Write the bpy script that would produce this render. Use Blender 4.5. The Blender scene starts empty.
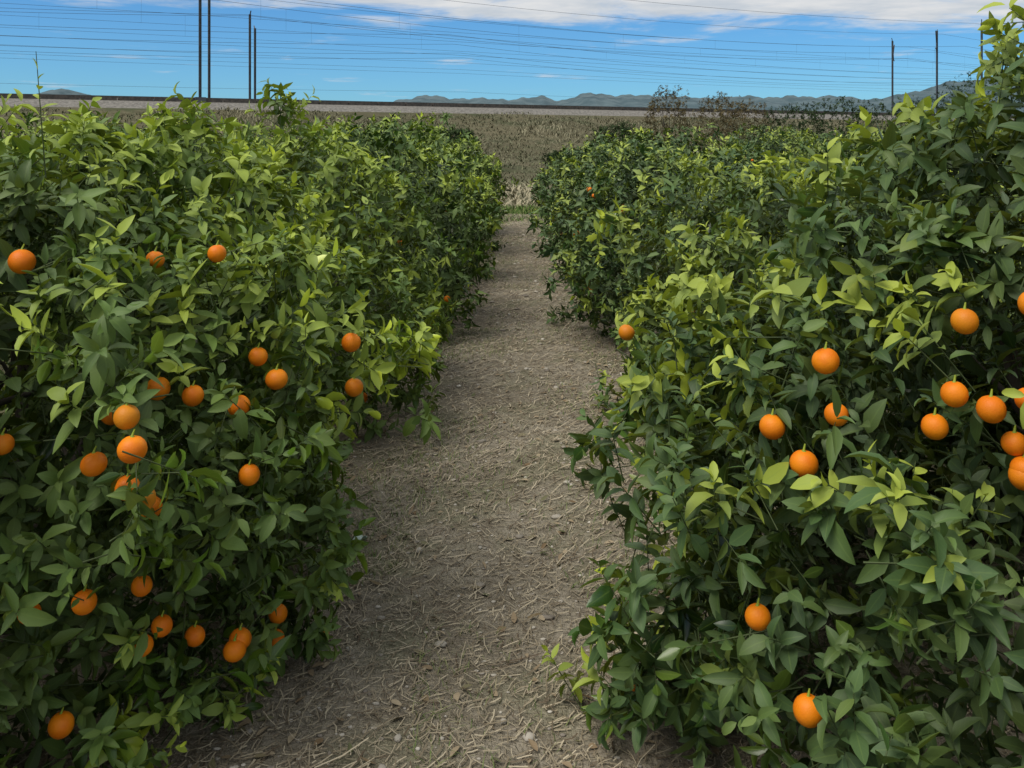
import bpy, math, numpy as np
rad=math.radians
scene=bpy.context.scene
# ------------------------------------------------------------------ camera
cam_d=bpy.data.cameras.new("camera"); cam=bpy.data.objects.new("camera",cam_d)
scene.collection.objects.link(cam); scene.camera=cam
cam.location=(0,0,1.8); cam.rotation_euler=(rad(90),0,0)
cam_d.lens=31.64; cam_d.sensor_width=36; cam_d.shift_x=-.0078; cam_d.shift_y=-.238; cam_d.clip_start=0.05; cam_d.clip_end=20000
scene.view_settings.view_transform='Standard'; scene.view_settings.look='None'; scene.view_settings.exposure=0

# ------------------------------------------------------------------ node helpers
def new_mat(name):
    m=bpy.data.materials.new(name); m.use_nodes=True
    nt=m.node_tree; nt.nodes.clear()
    out=nt.nodes.new('ShaderNodeOutputMaterial')
    return m,nt,out
def N(nt,t,**kw):
    n=nt.nodes.new(t)
    for k,v in kw.items(): setattr(n,k,v)
    return n
def mixc(nt,fac,a,b,mode='MIX'):
    n=nt.nodes.new('ShaderNodeMix'); n.data_type='RGBA'; n.blend_type=mode; n.clamp_factor=True
    for sock,val in ((n.inputs[0],fac),(n.inputs[6],a),(n.inputs[7],b)):
        if hasattr(val,'links'): nt.links.new(val,sock)
        elif isinstance(val,(tuple,list)): sock.default_value=(val[0],val[1],val[2],1)
        else: sock.default_value=val
    return n.outputs[2]
def math_(nt,op,a,b=None,c=None,clamp=False):
    n=nt.nodes.new('ShaderNodeMath'); n.operation=op; n.use_clamp=clamp
    for i,v in enumerate((a,b,c)):
        if v is None: continue
        if hasattr(v,'links'): nt.links.new(v,n.inputs[i])
        else: n.inputs[i].default_value=v
    return n.outputs[0]
def smooth(nt,x,lo,hi):
    n=nt.nodes.new('ShaderNodeMapRange'); n.interpolation_type='SMOOTHSTEP'
    nt.links.new(x,n.inputs[0]); n.inputs[1].default_value=lo; n.inputs[2].default_value=hi
    return n.outputs[0]
def noise(nt,vec,scale,detail=4,rough=0.55,dist=0):
    n=nt.nodes.new('ShaderNodeTexNoise'); n.inputs['Scale'].default_value=scale
    n.inputs['Detail'].default_value=detail; n.inputs['Roughness'].default_value=rough
    n.inputs['Distortion'].default_value=dist
    if vec is not None: nt.links.new(vec,n.inputs['Vector'])
    return n.outputs[0]
def simple(name,col,rough=0.7,metal=0,nscale=None,col2=None):
    m,nt,out=new_mat(name)
    b=N(nt,'ShaderNodeBsdfPrincipled'); b.inputs['Roughness'].default_value=rough; b.inputs['Metallic'].default_value=metal
    if nscale:
        tc=N(nt,'ShaderNodeTexCoord'); f=noise(nt,tc.outputs['Object'],nscale,3)
        nt.links.new(mixc(nt,smooth(nt,f,0.35,0.65),col,col2),b.inputs['Base Color'])
    else: b.inputs['Base Color'].default_value=(*col,1)
    nt.links.new(b.outputs[0],out.inputs[0]); return m

def leaf_material(name,dark,mid,young,under,spec=.5,rough=.32,trans=.15):
    m,nt,out=new_mat(name)
    at=N(nt,'ShaderNodeAttribute'); at.attribute_name='leafcol'
    sp=N(nt,'ShaderNodeSeparateColor'); nt.links.new(at.outputs['Color'],sp.inputs[0])
    age,rnd_shade,u=sp.outputs[0],sp.outputs[1],sp.outputs[2]; v=at.outputs['Alpha']
    c=mixc(nt,rnd_shade,dark,mid)
    c=mixc(nt,age,c,young)
    geo=N(nt,'ShaderNodeNewGeometry')
    if trans:
        au=math_(nt,'ABSOLUTE',math_(nt,'SUBTRACT',u,0.5))
        rib=math_(nt,'SUBTRACT',1.0,smooth(nt,au,0.015,0.06))
        ph=math_(nt,'MULTIPLY',math_(nt,'SUBTRACT',v,math_(nt,'MULTIPLY',au,0.5)),50.0)
        vein=smooth(nt,math_(nt,'SINE',ph),0.6,1.0)
        light=mixc(nt,0.35,c,(0.30,0.42,0.08))
        c=mixc(nt,math_(nt,'MAXIMUM',math_(nt,'MULTIPLY',rib,0.6),math_(nt,'MULTIPLY',vein,0.15)),c,light)
    c=mixc(nt,math_(nt,'MULTIPLY',geo.outputs['Backfacing'],0.45),c,under)
    b=N(nt,'ShaderNodeBsdfPrincipled'); nt.links.new(c,b.inputs['Base Color'])
    nt.links.new(math_(nt,'ADD',rough,math_(nt,'MULTIPLY',geo.outputs['Backfacing'],0.3)),b.inputs['Roughness'])
    b.inputs['Specular IOR Level'].default_value=spec
    if trans:
        tr=N(nt,'ShaderNodeBsdfTranslucent'); nt.links.new(mixc(nt,0.35,c,young),tr.inputs[0])
        mx=N(nt,'ShaderNodeMixShader'); mx.inputs[0].default_value=trans
        nt.links.new(b.outputs[0],mx.inputs[1]); nt.links.new(tr.outputs[0],mx.inputs[2])
        nt.links.new(mx.outputs[0],out.inputs[0])
    else: nt.links.new(b.outputs[0],out.inputs[0])
    return m

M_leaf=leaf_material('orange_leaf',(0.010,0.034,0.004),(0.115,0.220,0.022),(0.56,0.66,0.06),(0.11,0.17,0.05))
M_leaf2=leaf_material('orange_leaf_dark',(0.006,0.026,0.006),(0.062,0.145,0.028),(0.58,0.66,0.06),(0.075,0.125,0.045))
M_leafF=leaf_material('orange_leaf_far',(0.010,0.034,0.004),(0.100,0.195,0.020),(0.52,0.62,0.05),(0.11,0.165,0.05),trans=0)
M_leaf2F=leaf_material('orange_leaf_dark_far',(0.007,0.028,0.006),(0.057,0.132,0.024),(0.50,0.58,0.05),(0.08,0.13,0.045),trans=0)
M_brown=leaf_material('brown_shrub_leaf',(0.07,0.055,0.025),(0.16,0.12,0.055),(0.22,0.20,0.08),(0.13,0.11,0.06),.1,.7,0)
M_shrub=leaf_material('shrub_leaf',(0.012,0.028,0.009),(0.036,0.065,0.020),(0.10,0.13,0.04),(0.05,0.07,0.035),.1,.7,0)
M_twig=simple('twig',(0.06,0.085,0.025),0.7)
M_bark=simple('bark',(0.04,0.032,0.024),0.9,0,14,(0.08,0.065,0.05))

# orange
M_or,nt,out=new_mat('orange_peel')
at=N(nt,'ShaderNodeAttribute'); at.attribute_name='ripe'
tc=N(nt,'ShaderNodeTexCoord')
f=noise(nt,tc.outputs['Object'],14,3)
c=mixc(nt,smooth(nt,f,0.35,0.7),(0.68,0.155,0.003),(0.80,0.235,0.005))
c=mixc(nt,at.outputs['Fac'],c,(0.22,0.27,0.02))
b=N(nt,'ShaderNodeBsdfPrincipled'); nt.links.new(c,b.inputs['Base Color']); b.inputs['Roughness'].default_value=0.5; b.inputs['Specular IOR Level'].default_value=.28
vo=N(nt,'ShaderNodeTexVoronoi'); vo.inputs['Scale'].default_value=420; nt.links.new(tc.outputs['Object'],vo.inputs['Vector'])
bm=N(nt,'ShaderNodeBump'); bm.inputs['Strength'].default_value=0.4; bm.inputs['Distance'].default_value=0.001
nt.links.new(vo.outputs['Distance'],bm.inputs['Height']); nt.links.new(bm.outputs[0],b.inputs['Normal'])
nt.links.new(b.outputs[0],out.inputs[0])

# ------------------------------------------------------------------ mesh helpers
def mk_mesh(name,V,Q,mats,midx=None,col=None,smoothf=True,fattr=None):
    V=np.asarray(V,np.float32); Q=np.asarray(Q,np.int32); k=Q.shape[1]
    me=bpy.data.meshes.new(name)
    me.vertices.add(len(V)); me.vertices.foreach_set('co',V.ravel())
    me.loops.add(Q.size); me.loops.foreach_set('vertex_index',Q.ravel())
    me.polygons.add(len(Q)); me.polygons.foreach_set('loop_start',np.arange(0,Q.size,k,dtype=np.int32))
    try: me.polygons.foreach_set('loop_total',np.full(len(Q),k,np.int32))
    except Exception: pass
    for m in mats: me.materials.append(m)
    if midx is not None: me.polygons.foreach_set('material_index',np.asarray(midx,np.int32))
    me.polygons.foreach_set('use_smooth',np.full(len(Q),smoothf,bool))
    me.update(calc_edges=True)
    if col is not None:
        a=me.attributes.new('leafcol','FLOAT_COLOR','POINT'); a.data.foreach_set('color',np.asarray(col,np.float32).ravel())
    if fattr is not None:
        a=me.attributes.new(fattr[0],'FLOAT','POINT'); a.data.foreach_set('value',np.asarray(fattr[1],np.float32).ravel())
    return me
def mk_obj(name,me,parent=None,loc=(0,0,0),rz=0,sc=(1,1,1)):
    o=bpy.data.objects.new(name,me); scene.collection.objects.link(o)
    o.location=loc; o.rotation_euler=(0,0,rz); o.scale=sc
    if parent: o.parent=parent
    return o
def nrm(a): return a/np.maximum(np.linalg.norm(a,axis=-1,keepdims=True),1e-9)
LOD={0:(np.array([0,.14,.38,.68,.88,1.]),np.array([.05,.62,1,.74,.34,.02])),
     1:(np.array([0,.4,1.]),np.array([.12,1,.05])),
     2:(np.array([0,.22,.6,1.]),np.array([.08,.85,.85,.03]))}
def leaves(P,D,Nn,L,W,bend,fold,lod,age,rnd_shade):
    vs,ws=LOD[lod]; R=len(vs); n=len(P)
    D=nrm(D); S=nrm(np.cross(Nn,D)); Nn=np.cross(D,S)
    b=np.where(np.abs(bend)<1e-3,1e-3,bend)[:,None]; a=b*vs[None,:]
    al=(L[:,None]*np.sin(a)/b); dn=-(L[:,None]*(1-np.cos(a))/b)
    C=P[:,None,:]+D[:,None,:]*al[...,None]+Nn[:,None,:]*dn[...,None]
    NV=Nn[:,None,:]*np.cos(a)[...,None]+D[:,None,:]*np.sin(a)[...,None]
    hw=(W[:,None]*ws[None,:])[...,None]
    cf=np.cos(fold)[:,None,None]; sf=np.sin(fold)[:,None,None]
    A=C-S[:,None,:]*hw*cf+NV*hw*sf; B=C+S[:,None,:]*hw*cf+NV*hw*sf
    V=np.stack([A,C,B],2).reshape(-1,3)
    base=(np.arange(n)*R*3)[:,None,None]; r=np.arange(R-1)[None,:,None]*3; s=np.arange(2)[None,None,:]
    i=base+r+s
    Q=np.stack([i,i+1,i+4,i+3],-1).reshape(-1,4)
    col=np.zeros((n,R,3,4)); col[...,0]=age[:,None,None]; col[...,1]=rnd_shade[:,None,None]
    col[...,2]=np.array([0,.5,1])[None,None,:]; col[...,3]=vs[None,:,None]
    return V,Q,col.reshape(-1,4)
def tube(pts,rr,sides=6):
    pts=np.asarray(pts,float); n=len(pts); T=np.gradient(pts,axis=0); T=nrm(T)
    ref=np.array([0.3,0.2,1.0]) if abs(T[0][2])<0.9 else np.array([1.,0.1,0])
    U=nrm(np.cross(T,ref)); Wv=np.cross(T,U)
    an=np.linspace(0,2*np.pi,sides,endpoint=False)
    V=(pts[:,None,:]+np.asarray(rr)[:,None,None]*(U[:,None,:]*np.cos(an)[None,:,None]+Wv[:,None,:]*np.sin(an)[None,:,None])).reshape(-1,3)
    i=np.arange(n-1)[:,None]*sides; j=np.arange(sides)[None,:]; j2=(j+1)%sides
    Q=np.stack([i+j,i+j2,i+sides+j2,i+sides+j],-1).reshape(-1,4)
    return V,Q
def cat(parts):
    V=[];Q=[];o=0
    for v,q in parts: V.append(v);Q.append(np.asarray(q)+o);o+=len(v)
    return np.concatenate(V),np.concatenate(Q)
def box(cx,cy,cz,sx,sy,sz,rz=0):
    v=np.array([[x,y,z] for x in(-1,1) for y in(-1,1) for z in(-1,1)],float)*np.array([sx,sy,sz])/2
    c,s=math.cos(rz),math.sin(rz); v=np.stack([v[:,0]*c-v[:,1]*s,v[:,0]*s+v[:,1]*c,v[:,2]],1)+np.array([cx,cy,cz])
    return v,np.array([[0,1,3,2],[4,6,7,5],[0,4,5,1],[2,3,7,6],[0,2,6,4],[1,5,7,3]])

# ------------------------------------------------------------------ trees
class Canopy:
    def __init__(s,R,Ry,H,seed,amp=0.11,skirt=0.64,e=2.5,zc=.46):
        s.R,s.Ry,s.H=R,Ry,H; s.sk=skirt; s.e=e; s.zc=zc; r=np.random.default_rng(seed); s.r=r
        s.K=nrm(r.normal(size=(11,3)))*np.concatenate([r.uniform(5,8,5),r.uniform(11,20,6)])[:,None]
        s.A=np.concatenate([np.full(5,amp*0.45),np.full(6,amp*0.38)]); s.ph=r.uniform(0,6.28,11)
        s.K2=nrm(r.normal(size=(6,3)))*r.uniform(16,26,6)[:,None]; s.ph2=r.uniform(0,6.28,6)
    def F(s,p):
        z=p[...,2]; zc=s.zc*s.H
        hz=np.where(z>zc,(1-s.zc)*s.H,s.sk*s.H)
        r=np.sqrt((p[...,0]/s.R)**2+(p[...,1]/s.Ry)**2)
        e=np.where(z>zc,s.e,2.5)
        f=(r**e+np.abs((z-zc)/hz)**e)**(1/e)
        lump=(np.sin(p@s.K.T+s.ph)*s.A).sum(-1)
        return f+lump
    def clump(s,p):
        """branch-end clumping: 0 in the gaps between leafy shoots, 1 in the clumps"""
        v=np.sin(p@s.K2.T+s.ph2).sum(-1)/6**.5
        return np.clip(v*.8+.62,0,1)
    def grad(s,p):
        h=0.03; g=np.stack([s.F(p+np.eye(3)[i]*h)-s.F(p-np.eye(3)[i]*h) for i in range(3)],-1)
        return nrm(g)
    def on_surface(s,az,z):
        """canopy surface point at azimuth (deg) and height (m)"""
        a=rad(az); q=np.arange(2.4,0.1,-.01)[:,None]*np.array([[math.cos(a),math.sin(a),0]])+np.array([0,0,z])
        i=np.where(s.F(q)<1)[0]; return q[i[0]] if len(i) else q[-1]
def sprig_leaves(r,P,T,SL,k,Lm,young,lod,base_theta=80,tip_theta=28,shade_tint=None):
    n=len(P); T=nrm(T)
    ref=np.where(np.abs(T[:,2:3])<0.95,np.array([[0,0,1.]]),np.array([[1.,0,0]]))
    U=nrm(np.cross(ref,T)); Wv=np.cross(T,U)
    t=(np.arange(k)+0.6)/k
    ph=np.arange(k)*2.4+r.uniform(0,6.28,(n,1))+r.normal(0,.3,(n,k))
    th=np.radians(base_theta+(tip_theta-base_theta)*t[None,:]**1.3+r.normal(0,15,(n,k)))
    rd=U[:,None,:]*np.cos(ph)[...,None]+Wv[:,None,:]*np.sin(ph)[...,None]
    D=T[:,None,:]*np.cos(th)[...,None]+rd*np.sin(th)[...,None]
    D=D+np.array([0,0,-0.3])*r.uniform(0,1.6,(n,k,1))
    Nn=T[:,None,:]*np.sin(th)[...,None]-rd*np.cos(th)[...,None]+np.array([0,0,0.45])+r.normal(0,.42,(n,k,3))
    O=P[:,None,:]+T[:,None,:]*(SL[:,None]*t[None,:])[...,None]
    L=Lm*r.uniform(0.55,1.25,(n,k))*(1-0.3*t[None,:]**3)*r.uniform(.75,1.25,(n,1))
    W=L*r.uniform(0.18,0.27,(n,k))
    bend=r.uniform(-.1,1.4,(n,k)); fold=r.uniform(0.08,0.7,(n,k))
    age=np.clip(young[:,None]*(0.30+0.85*t[None,:])+r.normal(0,.05,(n,k)),0,1)
    rnd_shade=np.clip(r.uniform(0,1,(n,1))*0.5+r.uniform(0,.5,(n,k))+(0 if shade_tint is None else shade_tint[:,None]),0,1)  # random leaf tone with the painted canopy shade added in
    f=lambda a:a.reshape(-1,*a.shape[2:])
    return [f(O),f(D),f(Nn),f(L),f(W),f(bend),f(fold),f(age),f(rnd_shade)]
def build_tree(name,can,ns,k,lod,Lm,mat,seed,fruits=(),youngp=0.14,shoots=8,fill=0,twigs=True,trunk=True,nrand=6,shx=-9):
    r=np.random.default_rng(seed); R,Ry,H=can.R,can.Ry,can.H
    Mc=max(ns*20,20000)
    p=r.uniform([-R*1.35,-Ry*1.35,0.07],[R*1.35,Ry*1.35,H*1.22],(Mc*3,3))
    dep=(1-can.F(p))*min(R,H*0.5)
    cl=can.clump(p)
    w=np.where(dep>0,np.exp(-dep/0.09),np.exp(dep/0.022)); w[dep<-0.10]=0
    w=w*np.where(dep<.09,.10+cl**1.5,1.0)
    idx=r.choice(len(p),ns,replace=False,p=w/w.sum()); P=p[idx]; dp=dep[idx]
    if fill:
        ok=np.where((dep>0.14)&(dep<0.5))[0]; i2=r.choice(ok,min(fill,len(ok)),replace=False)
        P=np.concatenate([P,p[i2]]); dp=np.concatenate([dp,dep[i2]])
    G=can.grad(P)
    T=nrm(G+np.array([0,0,0.40])+r.normal(0,.42,P.shape))
    SL=r.uniform(0.06,0.18,len(P)); 
    patch=np.sin(P@np.array([3.1,2.3,2.9])+seed)+np.sin(P@np.array([-4.3,3.1,5.2])+2*seed)
    yp=youngp*(0.40+1.6*np.clip(P[:,2]/H,0,1)**2)*(1+0.8*patch)*(dp<0.05)
    young=np.where(r.uniform(size=len(P))<yp,r.uniform(.25,1,len(P))**.7,r.uniform(0,.12,len(P)))
    shade_tint=np.clip(0.16*patch/2-0.6*np.clip(dp/0.16,0,1)+.15*(P[:,2]/H-.5)+.2*(can.clump(P)-.6),-0.8,.35)  # shade put into leaf colour: darker deep inside and in gaps, lighter higher up
    A=sprig_leaves(r,P-T*(SL*0.7)[:,None],T,SL,k,Lm,young,lod,shade_tint=shade_tint)
    stems=[(P-T*(SL*0.7+0.08)[:,None],T,SL+0.06)]
    if shoots:
        c=np.where((np.abs(dep)<0.06)&(p[:,2]>0.62*H)&(p[:,0]>shx))[0]; si=r.choice(c,shoots,replace=False)
        Ps=p[si]; Ts=nrm(np.array([0,0,1.])+0.35*can.grad(Ps)+r.normal(0,.15,Ps.shape)); S2=r.uniform(.10,.28,shoots)
        B=sprig_leaves(r,Ps-Ts*0.06,Ts,S2,k,Lm*0.9,r.uniform(0.3,1,shoots),lod,70,22,shade_tint=np.full(shoots,.2))
        A=[np.concatenate([a,b]) for a,b in zip(A,B)]; stems.append((Ps-Ts*.1,Ts,S2+.08))
    fr=[]
    for az,z in fruits:
        c=can.on_surface(az,z); g=can.grad(c[None])[0]; rd_=r.uniform(.026,.0335); c=c-g*r.uniform(0.005,.06); fr.append((c,rd_))
        mid=A[0]+nrm(A[1])*A[3][:,None]*0.5; d=mid-c; al=d@g; pe=np.linalg.norm(d-al[:,None]*g,axis=1)
        keep=~((al>-0.03)&(pe<r.uniform(.020,.042))); A=[a[keep] for a in A]
    if nrand:
        c=np.where((dep>0.02)&(dep<0.10)&(p[:,2]<0.8*H)&(p[:,2]>.2))[0]
        for i in r.choice(c,nrand,replace=False): fr.append((p[i],r.uniform(.027,.034)))
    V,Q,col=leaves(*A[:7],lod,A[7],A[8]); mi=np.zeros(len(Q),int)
    if twigs:
        O=np.concatenate([s[0] for s in stems]);T=np.concatenate([s[1] for s in stems]);LN=np.concatenate([s[2] for s in stems])
        U=nrm(np.cross(T,np.array([.3,.5,.2]))); Wv=np.cross(T,U); n=len(O)
        rg=[]
        for q,rr in ((0,.0026),(1,.0012)):
            for a in (0,2.094,4.189): rg.append(O+T*(LN*q)[:,None]+rr*(U*math.cos(a)+Wv*math.sin(a)))
        V2=np.stack(rg,1).reshape(-1,3); b=(np.arange(n)*6)[:,None]
        Q2=np.stack([b+np.array([[j,(j+1)%3,3+(j+1)%3,3+j]]) for j in range(3)],1).reshape(-1,4)
        V,Q=cat([(V,Q),(V2,Q2)]); mi=np.concatenate([mi,np.ones(len(Q2),int)]); col=np.concatenate([col,np.zeros((len(V2),4))])
    out={'foliage':mk_mesh('foliage',V,Q,[mat,M_twig],mi,col)}
    if trunk:
        parts=[]; th=0.32*min(1,H/2)
        parts.append(tube([[0,0,-.08],[0,0,0.02],[.01,0,th*.6],[0.02,.01,th]],[.095,.075,.062,.06],10))
        for a in range(6):
            an=a*1.047+r.uniform(-.3,.3); ro=r.uniform(.35,.5); zt=r.uniform(.45,.75)*H
            e=np.array([math.cos(an)*R*ro,math.sin(an)*Ry*ro,zt]); s0=np.array([0.02,.01,th*.9])
            ts=np.linspace(0,1,7)[:,None]; pts=s0*(1-ts)+e*ts; pts[:,:2]+=np.array([math.cos(an),math.sin(an)])*(np.sin(ts*np.pi)*.10); pts[1:-1]+=r.normal(0,.02,(5,3))
            parts.append(tube(pts,np.linspace(.035,.009,7),7))
            for q in range(5):
                i=r.integers(2,6); s1=pts[i]; d=nrm(e-s0+r.normal(0,.55,3)); e1=s1+d*r.uniform(.2,.4)
                parts.append(tube([s1,(s1+e1)/2+r.normal(0,.02,3),e1],[.012,.008,.004],5))
        V,Q=cat(parts); out['trunk']=mk_mesh('trunk',V,Q,[M_bark])
    if fr:
        out['oranges']=fruit_mesh(fr,r)
    return out
def fruit_mesh(fr,r):
    nu,nv=20,12; parts=[];rp=[]
    for c,rad_ in fr:
        a=np.linspace(0,2*np.pi,nu,endpoint=False); tt=np.linspace(0.03,np.pi-.03,nv)
        rr=rad_*(1-0.07*np.exp(-(tt/0.3)**2)); sq=r.uniform(.90,1.02)
        x=np.sin(tt)[:,None]*np.cos(a)[None]*rr[:,None]; y=np.sin(tt)[:,None]*np.sin(a)[None]*rr[:,None]; z=np.repeat((np.cos(tt)*rr*sq)[:,None],nu,1)
        v=np.stack([x,y,z],-1).reshape(-1,3); tl=r.normal(0,.35,2)
        ca,sa=math.cos(tl[0]),math.sin(tl[0]); v=np.stack([v[:,0]*ca+v[:,2]*sa,v[:,1],-v[:,0]*sa+v[:,2]*ca],1)+c
        i=np.arange(nv-1)[:,None]*nu; j=np.arange(nu)[None]; j2=(j+1)%nu
        parts.append((v,np.stack([i+j,i+nu+j,i+nu+j2,i+j2],-1).reshape(-1,4))); rp.append(np.full(len(v),max(0,r.normal(-.05,.16))))
        parts.append(tube([c+[0,0,rad_*.88],c+[0,0,rad_*1.0],c+[.004,.004,rad_+.012]],[.006,.003,.002],5)); rp.append(np.full(15,1.0))
    V,Q=cat(parts); return mk_mesh('oranges',V,Q,[M_or],fattr=('ripe',np.concatenate(rp)))
def place(meshes,name,x,y,rz=0,sc=(1,1,1)):
    e=bpy.data.objects.new(name,None); scene.collection.objects.link(e); e.empty_display_size=.2
    e.location=(x,y,0); e.rotation_euler=(0,0,rz); e.scale=sc
    for k,me in meshes.items(): mk_obj(k,me,e)
    return e

TR=['L1','L2','R1','R2']
CAN={'L1':Canopy(1.17,1.38,1.78,11,amp=.10),'L2':Canopy(1.25,1.45,1.84,12,amp=.11),'R1':Canopy(1.66,1.50,2.36,13,amp=.060,e=1.22,zc=.37,skirt=.78),'R2':Canopy(1.24,1.45,1.60,14,amp=.11)}
POS={'L1':(-1.85,3.25),'L2':(-1.95,5.95),'R1':(2.04,2.65),'R2':(1.92,5.6)}
FR={k:[] for k in CAN}
# fruit on the near trees: tree index, azimuth (deg) and height (cm) on the canopy, two base-36 digits each
CODE="098380983509O2Q08K3908J2T08L2L08Q1O08D1W08T1D08Y150920Z09I0R09H0K08B2Y08K2O08P2H0923208U3508X3208K331031B09N3608Z4108D4509542093110902H08J1U08I0V25U3X25W3G25N38261342613325Z3E2623I2603725L3L25I3325N2125M2Y25U382604125S1T2540L24G33"
for i in range(0,len(CODE),5): FR[TR[int(CODE[i])]].append((int(CODE[i+1:i+3],36),int(CODE[i+3:i+5],36)/100))

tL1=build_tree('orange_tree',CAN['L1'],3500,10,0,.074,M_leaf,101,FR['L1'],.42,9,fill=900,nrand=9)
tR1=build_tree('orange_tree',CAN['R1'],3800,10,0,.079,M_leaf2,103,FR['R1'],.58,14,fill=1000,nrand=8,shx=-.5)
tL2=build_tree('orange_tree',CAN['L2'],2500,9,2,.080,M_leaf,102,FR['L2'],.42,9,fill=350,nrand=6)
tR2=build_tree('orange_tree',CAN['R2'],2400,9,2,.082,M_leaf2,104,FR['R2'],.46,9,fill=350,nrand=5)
place(tL1,'orange_tree',*POS['L1']); place(tR1,'orange_tree',*POS['R1']); place(tL2,'orange_tree',*POS['L2']); place(tR2,'orange_tree',*POS['R2'])
med=[]
for i in range(3):
    c=Canopy(1.3,1.45,[1.80,1.72,1.85][i],31+i,amp=.11)
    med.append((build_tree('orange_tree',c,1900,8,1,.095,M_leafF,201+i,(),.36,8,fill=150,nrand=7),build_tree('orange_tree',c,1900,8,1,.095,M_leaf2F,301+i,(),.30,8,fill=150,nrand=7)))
rr=np.random.default_rng(5)
for j,y in enumerate([8.7,11.4,14.1,16.9]):
    place(med[j%3][0],'orange_tree',-1.80+rr.uniform(-.06,.06),y,[0,math.pi,0,math.pi][j],(1.0+.04*j/3,1,[1.03,.97,1.05,1.02][j]))
for j,y in enumerate([8.4,11.1,13.8,16.6]):
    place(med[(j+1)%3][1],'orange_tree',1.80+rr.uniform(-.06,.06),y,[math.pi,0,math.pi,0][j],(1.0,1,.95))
for xx,sd,hs in ((5.6,1,1.03),(9.4,1,1.07),(-5.6,0,1.0)):
    for j,y in enumerate(np.arange(3.2,20,2.75)):
        if abs(xx)>6 and y<8: continue
        place(med[(j+int(abs(xx)))%3][sd],'orange_tree',xx+rr.uniform(-.1,.1),y+rr.uniform(-.15,.15),rr.integers(0,2)*math.pi,(1,1,hs*rr.uniform(.95,1.05)))

# ------------------------------------------------------------------ ground
def hgt(x,y):
    return 0.012*np.sin(3.1*x+1.3*y)+0.012*np.sin(-2.2*x+2.7*y+1)+.006*np.sin(9*x+4*y)+.005*np.sin(-7*x+11*y+2)+.02*np.clip(np.abs(x+.2)-.5,0,1)+0.03
def ground_material(name,far=False,tone=1.0):
    m,nt,out=new_mat(name); tc=N(nt,'ShaderNodeTexCoord'); o=tc.outputs['Object']
    t=lambda *c:tuple(v*tone for v in c)
    n1=noise(nt,o,0.9 if not far else .08,4,.6); n2=noise(nt,o,9 if not far else 2,5,.7)
    if far:
        c=mixc(nt,smooth(nt,n1,.35,.65),t(0.11,0.10,0.055),t(0.17,0.15,0.09))
        c=mixc(nt,smooth(nt,noise(nt,o,.35,5,.7),.45,.65),c,t(0.075,0.085,0.04))
        c=mixc(nt,smooth(nt,n2,.42,.72),c,t(0.09,0.08,0.045))
        hh=n2
    else:
        n3=noise(nt,o,60,3,.7)
        c=mixc(nt,smooth(nt,n1,.35,.68),(0.215,0.185,0.140),(0.34,0.30,0.235))
        c=mixc(nt,math_(nt,'MULTIPLY',smooth(nt,noise(nt,o,1.6,3,.6,.5),.48,.64),.6),c,(0.16,0.165,0.09))
        c=mixc(nt,smooth(nt,n2,.42,.75),c,(0.13,0.105,0.075))
        c=mixc(nt,math_(nt,'MULTIPLY',smooth(nt,n3,.5,.75),.55),c,(0.46,0.41,0.32))
        mp=N(nt,'ShaderNodeMapping'); mp.inputs['Scale'].default_value=(1,.18,1); mp.inputs['Rotation'].default_value=(0,0,.6); nt.links.new(o,mp.inputs[0])
        s1=noise(nt,mp.outputs[0],130,2,.6,.4)
        mp2=N(nt,'ShaderNodeMapping'); mp2.inputs['Scale'].default_value=(.16,1,1); mp2.inputs['Rotation'].default_value=(0,0,.35); nt.links.new(o,mp2.inputs[0])
        s2=noise(nt,mp2.outputs[0],120,2,.6,.4)
        st=math_(nt,'MAXIMUM',smooth(nt,s1,.56,.66),smooth(nt,s2,.56,.66))
        c=mixc(nt,math_(nt,'MULTIPLY',st,.6),c,(0.46,0.40,0.28))
        hh=math_(nt,'ADD',math_(nt,'ADD',n2,math_(nt,'MULTIPLY',n3,.5)),math_(nt,'MULTIPLY',st,.25))
    b=N(nt,'ShaderNodeBsdfPrincipled'); b.inputs['Roughness'].default_value=.95; b.inputs['Specular IOR Level'].default_value=.15
    nt.links.new(c,b.inputs['Base Color'])
    if not far:
        bm=N(nt,'ShaderNodeBump'); bm.inputs['Strength'].default_value=1.0; bm.inputs['Distance'].default_value=.025
        nt.links.new(hh,bm.inputs['Height']); nt.links.new(bm.outputs[0],b.inputs['Normal'])
    nt.links.new(b.outputs[0],out.inputs[0]); return m
def grid(x0,x1,y0,y1,nx,ny,zf):
    X,Y=np.meshgrid(np.linspace(x0,x1,nx),np.linspace(y0,y1,ny),indexing='xy'); V=np.stack([X,Y,zf(X,Y)],-1).reshape(-1,3)
    i=np.arange(ny-1)[:,None]*nx; j=np.arange(nx-1)[None]; q=i+j
    return V,np.stack([q,q+1,q+nx+1,q+nx],-1).reshape(-1,4)
V,Q=grid(-6000,6000,-200,9000,40,40,lambda x,y:0*x-.02)
mk_obj('ground',mk_mesh('ground',V,Q,[ground_material('field_soil',True)]))
V,Q=grid(-2.6,2.6,-2,21.5,180,700,hgt)
mk_obj('dirt_path',mk_mesh('dirt_path',V,Q,[ground_material('path_soil')]))

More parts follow.
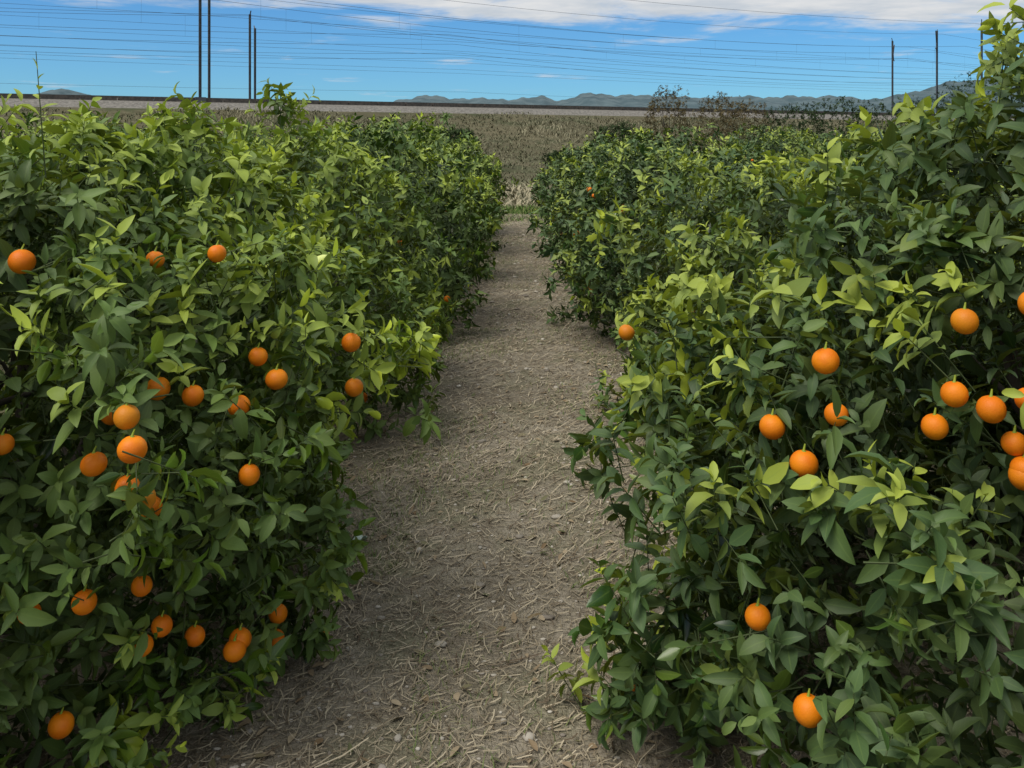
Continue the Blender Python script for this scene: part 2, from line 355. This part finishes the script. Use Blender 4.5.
r=np.random.default_rng(77)
n=72000; y=1.2+20*r.uniform(size=n)**1.8; x=r.uniform(-1.7,1.5,n); an=r.uniform(0,np.pi,n)
L=r.uniform(.010,.060,n)*(1+.04*y)*np.where(r.uniform(size=n)<.05,2.4,1); w=r.uniform(.0006,.0016,n)*(1+.12*y)
dx=np.stack([np.cos(an),np.sin(an)],1); tilt=r.normal(0,.12,n)
ts=np.array([-1,0,1.])
cx=x[:,None]+dx[:,0:1]*L[:,None]*ts/2; cy=y[:,None]+dx[:,1:2]*L[:,None]*ts/2
kink=r.normal(0,.08,n)*L; cx[:,1]+=-dx[:,1]*kink; cy[:,1]+=dx[:,0]*kink
cz=hgt(cx,cy)+.004+np.abs(r.normal(0,.004,n))[:,None]+np.abs(tilt[:,None])*L[:,None]*(ts+1)/2
C=np.stack([cx,cy,cz],-1); S=np.stack([-dx[:,1],dx[:,0],0*an],1)[:,None,:]*w[:,None,None]
V=np.stack([C-S,C+S+np.array([0,0,.0008])],2).reshape(-1,3); b=(np.arange(n)*6)[:,None]
Q=np.stack([b+np.array([[0,1,3,2]]),b+np.array([[2,3,5,4]])],1).reshape(-1,4)
col=np.repeat(np.stack([r.uniform(size=n),r.uniform(size=n),0*an,0*an+1],1),6,0)
def attr_mat(name,a,b_,c_,rough=.8):
    m,nt,out=new_mat(name); at=N(nt,'ShaderNodeAttribute'); at.attribute_name='leafcol'
    sp=N(nt,'ShaderNodeSeparateColor'); nt.links.new(at.outputs['Color'],sp.inputs[0])
    c=mixc(nt,sp.outputs[0],a,b_); c=mixc(nt,smooth(nt,sp.outputs[1],.6,1),c,c_)
    b=N(nt,'ShaderNodeBsdfPrincipled'); b.inputs['Roughness'].default_value=rough; b.inputs['Specular IOR Level'].default_value=.2
    nt.links.new(c,b.inputs['Base Color']); nt.links.new(b.outputs[0],out.inputs[0]); return m
mk_obj('straw_litter',mk_mesh('straw_litter',V,Q,[attr_mat('straw',(.20,.16,.105),(.50,.43,.31),(.10,.07,.045))],None,col))
n=2400; y=1.5+18*r.uniform(size=n)**1.5; x=np.where(r.uniform(size=n)<.5,np.where(r.uniform(size=n)<.5,r.normal(-1.1,.3,n),r.normal(.7,.3,n)),r.uniform(-1.3,1,n))
P=np.stack([x,y,hgt(x,y)+.008],1); an=r.uniform(0,6.28,n)
V,Q,col=leaves(P,np.stack([np.cos(an),np.sin(an),r.normal(0.05,.12,n)],1),np.stack([r.normal(0,.25,n),r.normal(0,.25,n),np.ones(n)],1),r.uniform(.02,.065,n),r.uniform(.006,.014,n),r.uniform(-.6,.6,n),r.uniform(.1,.6,n),0,r.uniform(size=n),r.uniform(size=n))
mk_obj('fallen_leaves',mk_mesh('fallen_leaves',V,Q,[attr_mat('dry_leaf',(.16,.105,.055),(.38,.31,.21),(.10,.11,.05))],None,col))
n=4200; y=1.5+17*r.uniform(size=n)**1.6; x=r.uniform(-1.3,1.1,n); sz=r.uniform(.002,.008,n)*np.where(r.uniform(size=n)<.06,2.4,1)*(1+.03*y)
a=np.linspace(0,2*np.pi,6,endpoint=False); tt=np.linspace(.2,np.pi-.2,5)
bs=np.stack([np.sin(tt)[:,None]*np.cos(a),np.sin(tt)[:,None]*np.sin(a),np.repeat(np.cos(tt)[:,None],6,1)],-1).reshape(-1,3)
i=np.arange(4)[:,None]*6; j=np.arange(6)[None]; bq=np.stack([i+j,i+6+j,i+6+(j+1)%6,i+(j+1)%6],-1).reshape(-1,4)
bq=np.concatenate([bq,[[0,1,2,3],[0,3,4,5],[24,27,26,25],[24,29,28,27]]])
Vp=bs[None]*sz[:,None,None]*np.stack([r.uniform(.8,1.7,n),r.uniform(.7,1.2,n),r.uniform(.35,.8,n)],1)[:,None,:]*(1+r.normal(0,.12,(n,30,1)))+np.stack([x,y,hgt(x,y)+sz*.3],1)[:,None,:]
V=Vp.reshape(-1,3); Q=(bq[None]+(np.arange(n)*30)[:,None,None]).reshape(-1,4)
col=np.repeat(np.stack([r.uniform(size=n),r.uniform(size=n)*.9,0*x,0*x+1],1),30,0)
mk_obj('pebbles',mk_mesh('pebbles',V,Q,[attr_mat('stone',(.25,.22,.18),(.56,.52,.45),(.18,.155,.13))],None,col))
mk_obj('fallen_orange',fruit_mesh([(np.array([0,0,0.]),.022)],r),None,(-.70,3.2,float(hgt(-.70,3.2))+.02))
V,Q=grid(-.04,.04,-.025,.025,9,7,lambda x,y:.012*np.sin(90*x+40*y)+.010*np.sin(-70*x+120*y)+.018)
mk_obj('plastic_scrap',mk_mesh('plastic_scrap',V,Q,[simple('pale_plastic',(.45,.55,.48),.4)]),None,(-.71,3.92,float(hgt(-.71,3.92))+.005),.4)

def blades(n,px,py,pz,h,w,lean,r,age):
    an=r.uniform(0,6.28,n); d=np.stack([np.cos(an),np.sin(an),0*an],1); s=np.stack([-d[:,1],d[:,0],0*an],1)
    P=np.stack([px,py,pz],1); ts=np.array([0,.5,1.]); ws=np.array([1,.75,.08])
    C=P[:,None,:]+d[:,None,:]*(lean*h)[:,None,None]*(ts**2)[None,:,None]+np.array([0,0,1.])*h[:,None,None]*(ts-.25*ts**2)[None,:,None]
    S=s[:,None,:]*w[:,None,None]*ws[None,:,None]
    V=np.stack([C-S,C+S],2).reshape(-1,3); b=(np.arange(n)*6)[:,None]
    Q=np.stack([b+np.array([[0,1,3,2]]),b+np.array([[2,3,5,4]])],1).reshape(-1,4)
    col=np.repeat(np.stack([age,r.uniform(size=n),0*h,0*h+1],1),6,0); return V,Q,col
n=42000; y=1.5+19*r.uniform(size=n)**1.3; x=np.where(r.uniform(size=n)<.68,r.normal(-.68,.33,n),r.normal(.60,.30,n))
cl=np.sin(5*x+3*y)+np.sin(-4*x+2.3*y+1)+np.sin(1.7*y); k=cl>-.1; x,y=x[k],y[k]; n=len(x)
V,Q,col=blades(n,x,y,hgt(x,y),r.uniform(.01,.045,n),r.uniform(.0008,.0018,n)*(1+.1*y),r.uniform(.3,1.8,n),r,r.uniform(size=n))
mk_obj('short_grass',mk_mesh('short_grass',V,Q,[attr_mat('short_grass',(.08,.14,.035),(.19,.22,.08),(.36,.31,.19))],None,col))
n=9000; x=r.uniform(-3,3.5,n); y=r.uniform(19.5,24,n)
V,Q,col=blades(n,x,y,0*x-.02,r.uniform(.06,.22,n),r.uniform(.006,.014,n),r.uniform(.2,.9,n),r,r.uniform(size=n))
mk_obj('weeds',mk_mesh('weeds',V,Q,[attr_mat('weed',(.05,.11,.02),(.11,.18,.035),(.22,.20,.09))],None,col))

# ------------------------------------------------------------------ embankment
SL_=0.55; cN=1/math.sqrt(1+SL_**2); dirv=np.array([cN,SL_*cN]); phiT=math.atan2(SL_,1); ZT=4.5
def PT(s,X): return (X,s+SL_*X)
prof_s=np.array([38,42,48,55,62,67,70,73.0,74.3,76,90,110,134,137,142,160]); prof_z=np.array([-.1,.05,.55,1.35,2.25,3.0,3.5,3.9,4.45,4.5,4.5,4.5,4.5,3.6,2.6,-.1])
def emz(s,X): return np.interp(s,prof_s,prof_z)+np.where((s>44)&(s<72),.16*np.sin(.35*X+.2*s)+.10*np.sin(.9*X-.5*s),0)
ss=np.concatenate([np.linspace(38,76,39),np.linspace(78,134,15),[137,142,160]]); XX=np.linspace(-420,520,471)
Sg,Xg=np.meshgrid(ss,XX,indexing='ij'); V=np.stack([Xg,Sg+SL_*Xg,emz(Sg,Xg)],-1).reshape(-1,3)
ny,nx=len(ss),len(XX); i=np.arange(ny-1)[:,None]*nx; j=np.arange(nx-1)[None]; q=i+j; Q=np.stack([q,q+1,q+nx+1,q+nx],-1).reshape(-1,4)
mi=np.where(ss[:-1]>=72.9,1,0).repeat(nx-1)
mi[(ss[:-1]>=135).repeat(nx-1)]=0
mk_obj('railway_embankment',mk_mesh('railway_embankment',V,Q,[ground_material('slope_grass',True,.75),simple('ballast',(.115,.107,.095),.95,0,6,(.20,.185,.165))],mi))
M_rail=simple('rail_steel',(.05,.04,.035),.6,.3,3,(.09,.06,.045)); M_conc=simple('concrete',(.22,.21,.19),.9,0,8,(.32,.30,.27))
parts=[];pr=[]
for s in (77.5,84,92,100,112,124):
    for ds in (-.72,.72):
        x0,y0=PT(s+ds/cN,-300); x1,y1=PT(s+ds/cN,400); L=math.hypot(x1-x0,y1-y0)
        pr.append(box((x0+x1)/2,(y0+y1)/2,ZT+.26,L,.07,.16,phiT))
    if s<90:
        for X in np.arange(-90,120,.9): xx,yy=PT(s,X); parts.append(box(xx,yy,ZT+.09,.26,2.5,.18,phiT))
V,Q=cat(pr); V2,Q2=cat(parts); Vv,Qq=cat([(V,Q),(V2,Q2)])
mk_obj('railway_track',mk_mesh('railway_track',Vv,Qq,[M_rail,M_conc],np.concatenate([np.zeros(len(Q)),np.ones(len(Q2))]),smoothf=False))
parts=[]
for X in np.arange(-120,200,2.0):
    xx,yy=PT(75.2,X); parts.append(box(xx,yy,ZT+.11,1.95*math.sqrt(1+SL_**2)*.98,.45,.30,phiT))
V,Q=cat(parts); mk_obj('cable_trough',mk_mesh('cable_trough',V,Q,[simple('dark_concrete',(.05,.045,.04),.9,0,5,(.09,.075,.065))],smoothf=False))
M_steel=simple('weathered_steel',(.045,.05,.06),.6,.3,2,(.08,.085,.095)); M_ins=simple('insulator',(.05,.03,.025),.3)
def mast(X,s,h,sd,arms=True):
    x,y=PT(s,X); parts=[]; z0=ZT-.05
    for o in (-.075,.075): parts.append(box(o*dirv[0],o*dirv[1],h/2,.03,.17,h,phiT))
    parts.append(box(0,0,h/2-.01,.12,.04,h-.02,phiT)); parts.append(box(0,0,.12,.7,.7,.45,phiT))
    nv=np.array([-dirv[1],dirv[0]])*sd
    if arms: nv=(nv*.55+dirv*sd*.83)
    def strut(a,b,rr): 
        A=np.array([*(nv*a[0]),a[1]]);B=np.array([*(nv*b[0]),b[1]]); parts.append(tube([A,B],[rr,rr],6))
    if arms:
        strut((0,h-1.2),(2.6,h-.3),.06); strut((0,h-2.6),(2.6,h-.3),.06); strut((0,h-2.6),(3.0,h-2.4),.05); strut((1.2,h-1.6),(1.9,h-2.5),.04)
    strut((0,h-.1),(-1.0 if arms else -.4,h+.25),.05)
    V,Q=cat(parts); nb=len(Q); ins=[]
    if arms:
        for f in (.25,.4):
            A=np.array([*(nv*2.6*f),h-1.2+.9*f]); ins.append(tube([A+[0,0,-.14],A,A+[0,0,.14]],[.03,.11,.03],8))
    V,Q=cat([(V,Q)]+ins); mk_obj('catenary_mast',mk_mesh('catenary_mast',V,Q,[M_steel,M_ins],np.arange(len(Q))>=nb,smoothf=False),None,(x,y,z0))
for X,s,h,sd,ar in ((-22.3,75.0,10.6,1,False),(-23.8,82.0,10.6,-1,False),(-23.7,92.0,8.4,1,False),(-24.2,95.5,7.6,-1,False),(53.6,75.0,11.0,1,True),(51.6,83.0,10.9,-1,True),(49.3,92.0,10.5,1,True),(-102,75,10,1,True),(-103,83,10,-1,True),(-104,92,10,-1,True),(130,75,10,1,True),(129,83,10,-1,True),(128,92,10,-1,True),(-110,100.8,10,1,True),(94,100.8,10,1,True)):
    mast(X,s,h,sd,ar)
M_wire=simple('wire',(.05,.07,.09),.5,.3)
parts=[]
def wire(s,z,sag,xs,rr=.013):
    for a,b_ in zip(xs[:-1],xs[1:]):
        t=np.linspace(0,1,17); X=a+(b_-a)*t; pts=np.stack([X,s+SL_*X,z-sag*4*t*(1-t)],1); parts.append(tube(pts,np.full(17,rr),4))
xs=[-180,-102,-24,52.5,130,207]
for s in (77.3,84.5,93.5):
    wire(s,12.9,1.4,xs,.014); wire(s,10.8,.12,xs,.010)
    for a,b_ in zip(xs[1:-1],xs[2:]):
        for t in (np.arange(8)+.5)/8:
            X=a+(b_-a)*t; parts.append(tube([[X,s+SL_*X,12.9-1.4*4*t*(1-t)],[X,s+SL_*X,10.75]],[.006,.006],3))
for s,z,sg in ((75,15.3,1.0),(83,15.0,1.2),(92,12.8,1.1),(92.6,14.4,1.0)): wire(s,z,sg,xs)
for s in (103,113,124,131):
    x2=[-190,-110,-8,94,196]
    wire(s,13.4,1.7,x2,.016); wire(s,11.2,.3,x2,.013)
wire(131,8.6,.5,[-190,-110,-8,94,196],.013)
V,Q=cat(parts); mk_obj('overhead_wires',mk_mesh('overhead_wires',V,Q,[M_wire]))

# dry grass on the field and slope
n=120000; s=r.uniform(14,72,n); X=r.uniform(-45,70,n); y=s+SL_*X; 
k=(y>24); s,X,y=s[k],X[k],y[k]; n=len(s); z=np.where(s<39,-.02,np.maximum(emz(s,X),-.02))
pat=np.sin(.25*X+.31*y)+np.sin(-.4*X+.22*y+1)+np.sin(.9*X+.1*y); age=np.clip(.30+.13*pat+r.normal(0,.10,n)+.75*(s+.06*X<36),0,1)
V,Q,col=blades(n,X,y,z,r.uniform(.08,.26,n)*(1+.6*(pat>1.2)),r.uniform(.015,.045,n),r.uniform(.4,1.6,n),r,age)
mk_obj('dry_grass_field',mk_mesh('dry_grass_field',V,Q,[attr_mat('dry_grass',(.088,.098,.050),(.34,.30,.20),(.14,.135,.085))],None,col))
def shrub(name,x,y,R,H,mat,seed,ns=500,Lm=.16,trunk=True):
    sv=y-SL_*x; zz=float(max(emz(np.array(sv),np.array(x)),0)) if sv>39 else 0
    c=Canopy(R,R,H,seed,amp=.13); t=build_tree(name,c,ns,7,1,Lm,mat,seed,(),.1,5,twigs=False,nrand=0)
    e=place(t,name,x,y); e.location.z=zz-.1; return e
for x,y,R,H,mt in ((12.9,58,1.5,3.7,M_brown),(9.7,59,1.3,3.7,M_brown),(15,60,1.6,3.3,M_brown),(17.5,58,1.9,3.5,M_shrub),(6.2,56,1.5,1.9,M_shrub),(20.5,58,2.2,3.9,M_shrub),(24,59,2.4,4.0,M_shrub),(27.5,60,2.5,4.3,M_shrub),(31.5,62,2.4,5.6,M_shrub),(35,63,2.6,5.0,M_shrub),(-4,56,1.2,1.0,M_shrub),(2.6,50,1.0,.8,M_shrub)):
    shrub('shrub',x,y,R,H,mt,int(x*7)+103,850 if mt is M_brown else 700,.13 if mt is M_brown else .16)

# hills
hx=np.array([-6000,-2187,-1387,-1307,-1253,-1187,-1133,-1067,-373,-320,-253,-107,27,67,107,187,320,373,453,587,747,827,907,987,1093,1173,1280,1547,2347,6000])*1.04
hh=np.array([60,100,104,112,128,126,116,95,90,108,115,104,108,114,104,120,112,116,110,110,112,116,106,110,134,152,162,180,160,90])*1.1
X=np.linspace(-5000,5000,1400); Hh=np.interp(X,hx,hh)+3*np.sin(X/23)+2*np.sin(X/9.1+1)+1.2*np.sin(X/4.3)
dy=np.array([-900,-600,-350,-150,0,200,600]); fz=np.array([0,.25,.5,.8,1,.85,0])
V=np.stack([np.repeat(X[None],7,0),2500+dy[:,None]+30*np.sin(X/60)[None],Hh[None]*fz[:,None]*(1+.06*np.sin(X/37+dy[:,None]/50))-(fz[:,None]==0)*5],-1)
V[4,:,2]=Hh; V=V.reshape(-1,3); nx=len(X); i=np.arange(6)[:,None]*nx; j=np.arange(nx-1)[None]; q=i+j
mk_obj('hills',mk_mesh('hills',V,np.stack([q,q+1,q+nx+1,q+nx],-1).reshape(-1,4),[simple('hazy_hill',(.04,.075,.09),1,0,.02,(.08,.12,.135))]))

# ------------------------------------------------------------------ sky
w=bpy.data.worlds.new("World"); scene.world=w; w.use_nodes=True; nt=w.node_tree; nt.nodes.clear()
out=nt.nodes.new('ShaderNodeOutputWorld'); bg=nt.nodes.new('ShaderNodeBackground'); bg.inputs[1].default_value=.1
sky=nt.nodes.new('ShaderNodeTexSky'); sky.sky_type='NISHITA'; sky.sun_disc=False
SE,SA=60,230
sky.sun_elevation=rad(SE); sky.sun_rotation=rad(SA); sky.air_density=1.0; sky.dust_density=.2; sky.ozone_density=3
tc=N(nt,'ShaderNodeTexCoord'); sx=N(nt,'ShaderNodeSeparateXYZ'); nt.links.new(tc.outputs['Generated'],sx.inputs[0])
z=sx.outputs[2]; zz=math_(nt,'ADD',math_(nt,'MAXIMUM',z,0),.03)
cb=N(nt,'ShaderNodeCombineXYZ'); nt.links.new(math_(nt,'DIVIDE',sx.outputs[0],zz),cb.inputs[0]); nt.links.new(math_(nt,'DIVIDE',sx.outputs[1],zz),cb.inputs[1])
f=noise(nt,cb.outputs[0],.8,6,.62,.3)
ang=math_(nt,'ADD',math_(nt,'MULTIPLY',sx.outputs[0],.03),z)
bias=math_(nt,'ADD',math_(nt,'MULTIPLY',smooth(nt,ang,.105,.165),.36),math_(nt,'MULTIPLY',smooth(nt,z,.03,.11),.04))
m_=smooth(nt,math_(nt,'ADD',f,bias),.60,.82)
cc=mixc(nt,smooth(nt,noise(nt,cb.outputs[0],1.7,4,.6),.3,.7),(5.2,5.8,6.5),(7.5,7.6,7.7))
blue=mixc(nt,1.0,sky.outputs[0],(.42,.82,1.18),'MULTIPLY')
nt.links.new(mixc(nt,m_,blue,cc),bg.inputs[0]); nt.links.new(bg.outputs[0],out.inputs[0])
sd=bpy.data.lights.new('sun','SUN'); sd.energy=3.0; sd.angle=rad(34); sd.color=(1,.95,.85); so=bpy.data.objects.new('sun',sd); scene.collection.objects.link(so)
from mathutils import Vector
a=rad(SA); sv=Vector((math.cos(rad(SE))*math.sin(a),math.cos(rad(SE))*math.cos(a),math.sin(rad(SE))))
so.rotation_euler=sv.to_track_quat('Z','Y').to_euler()
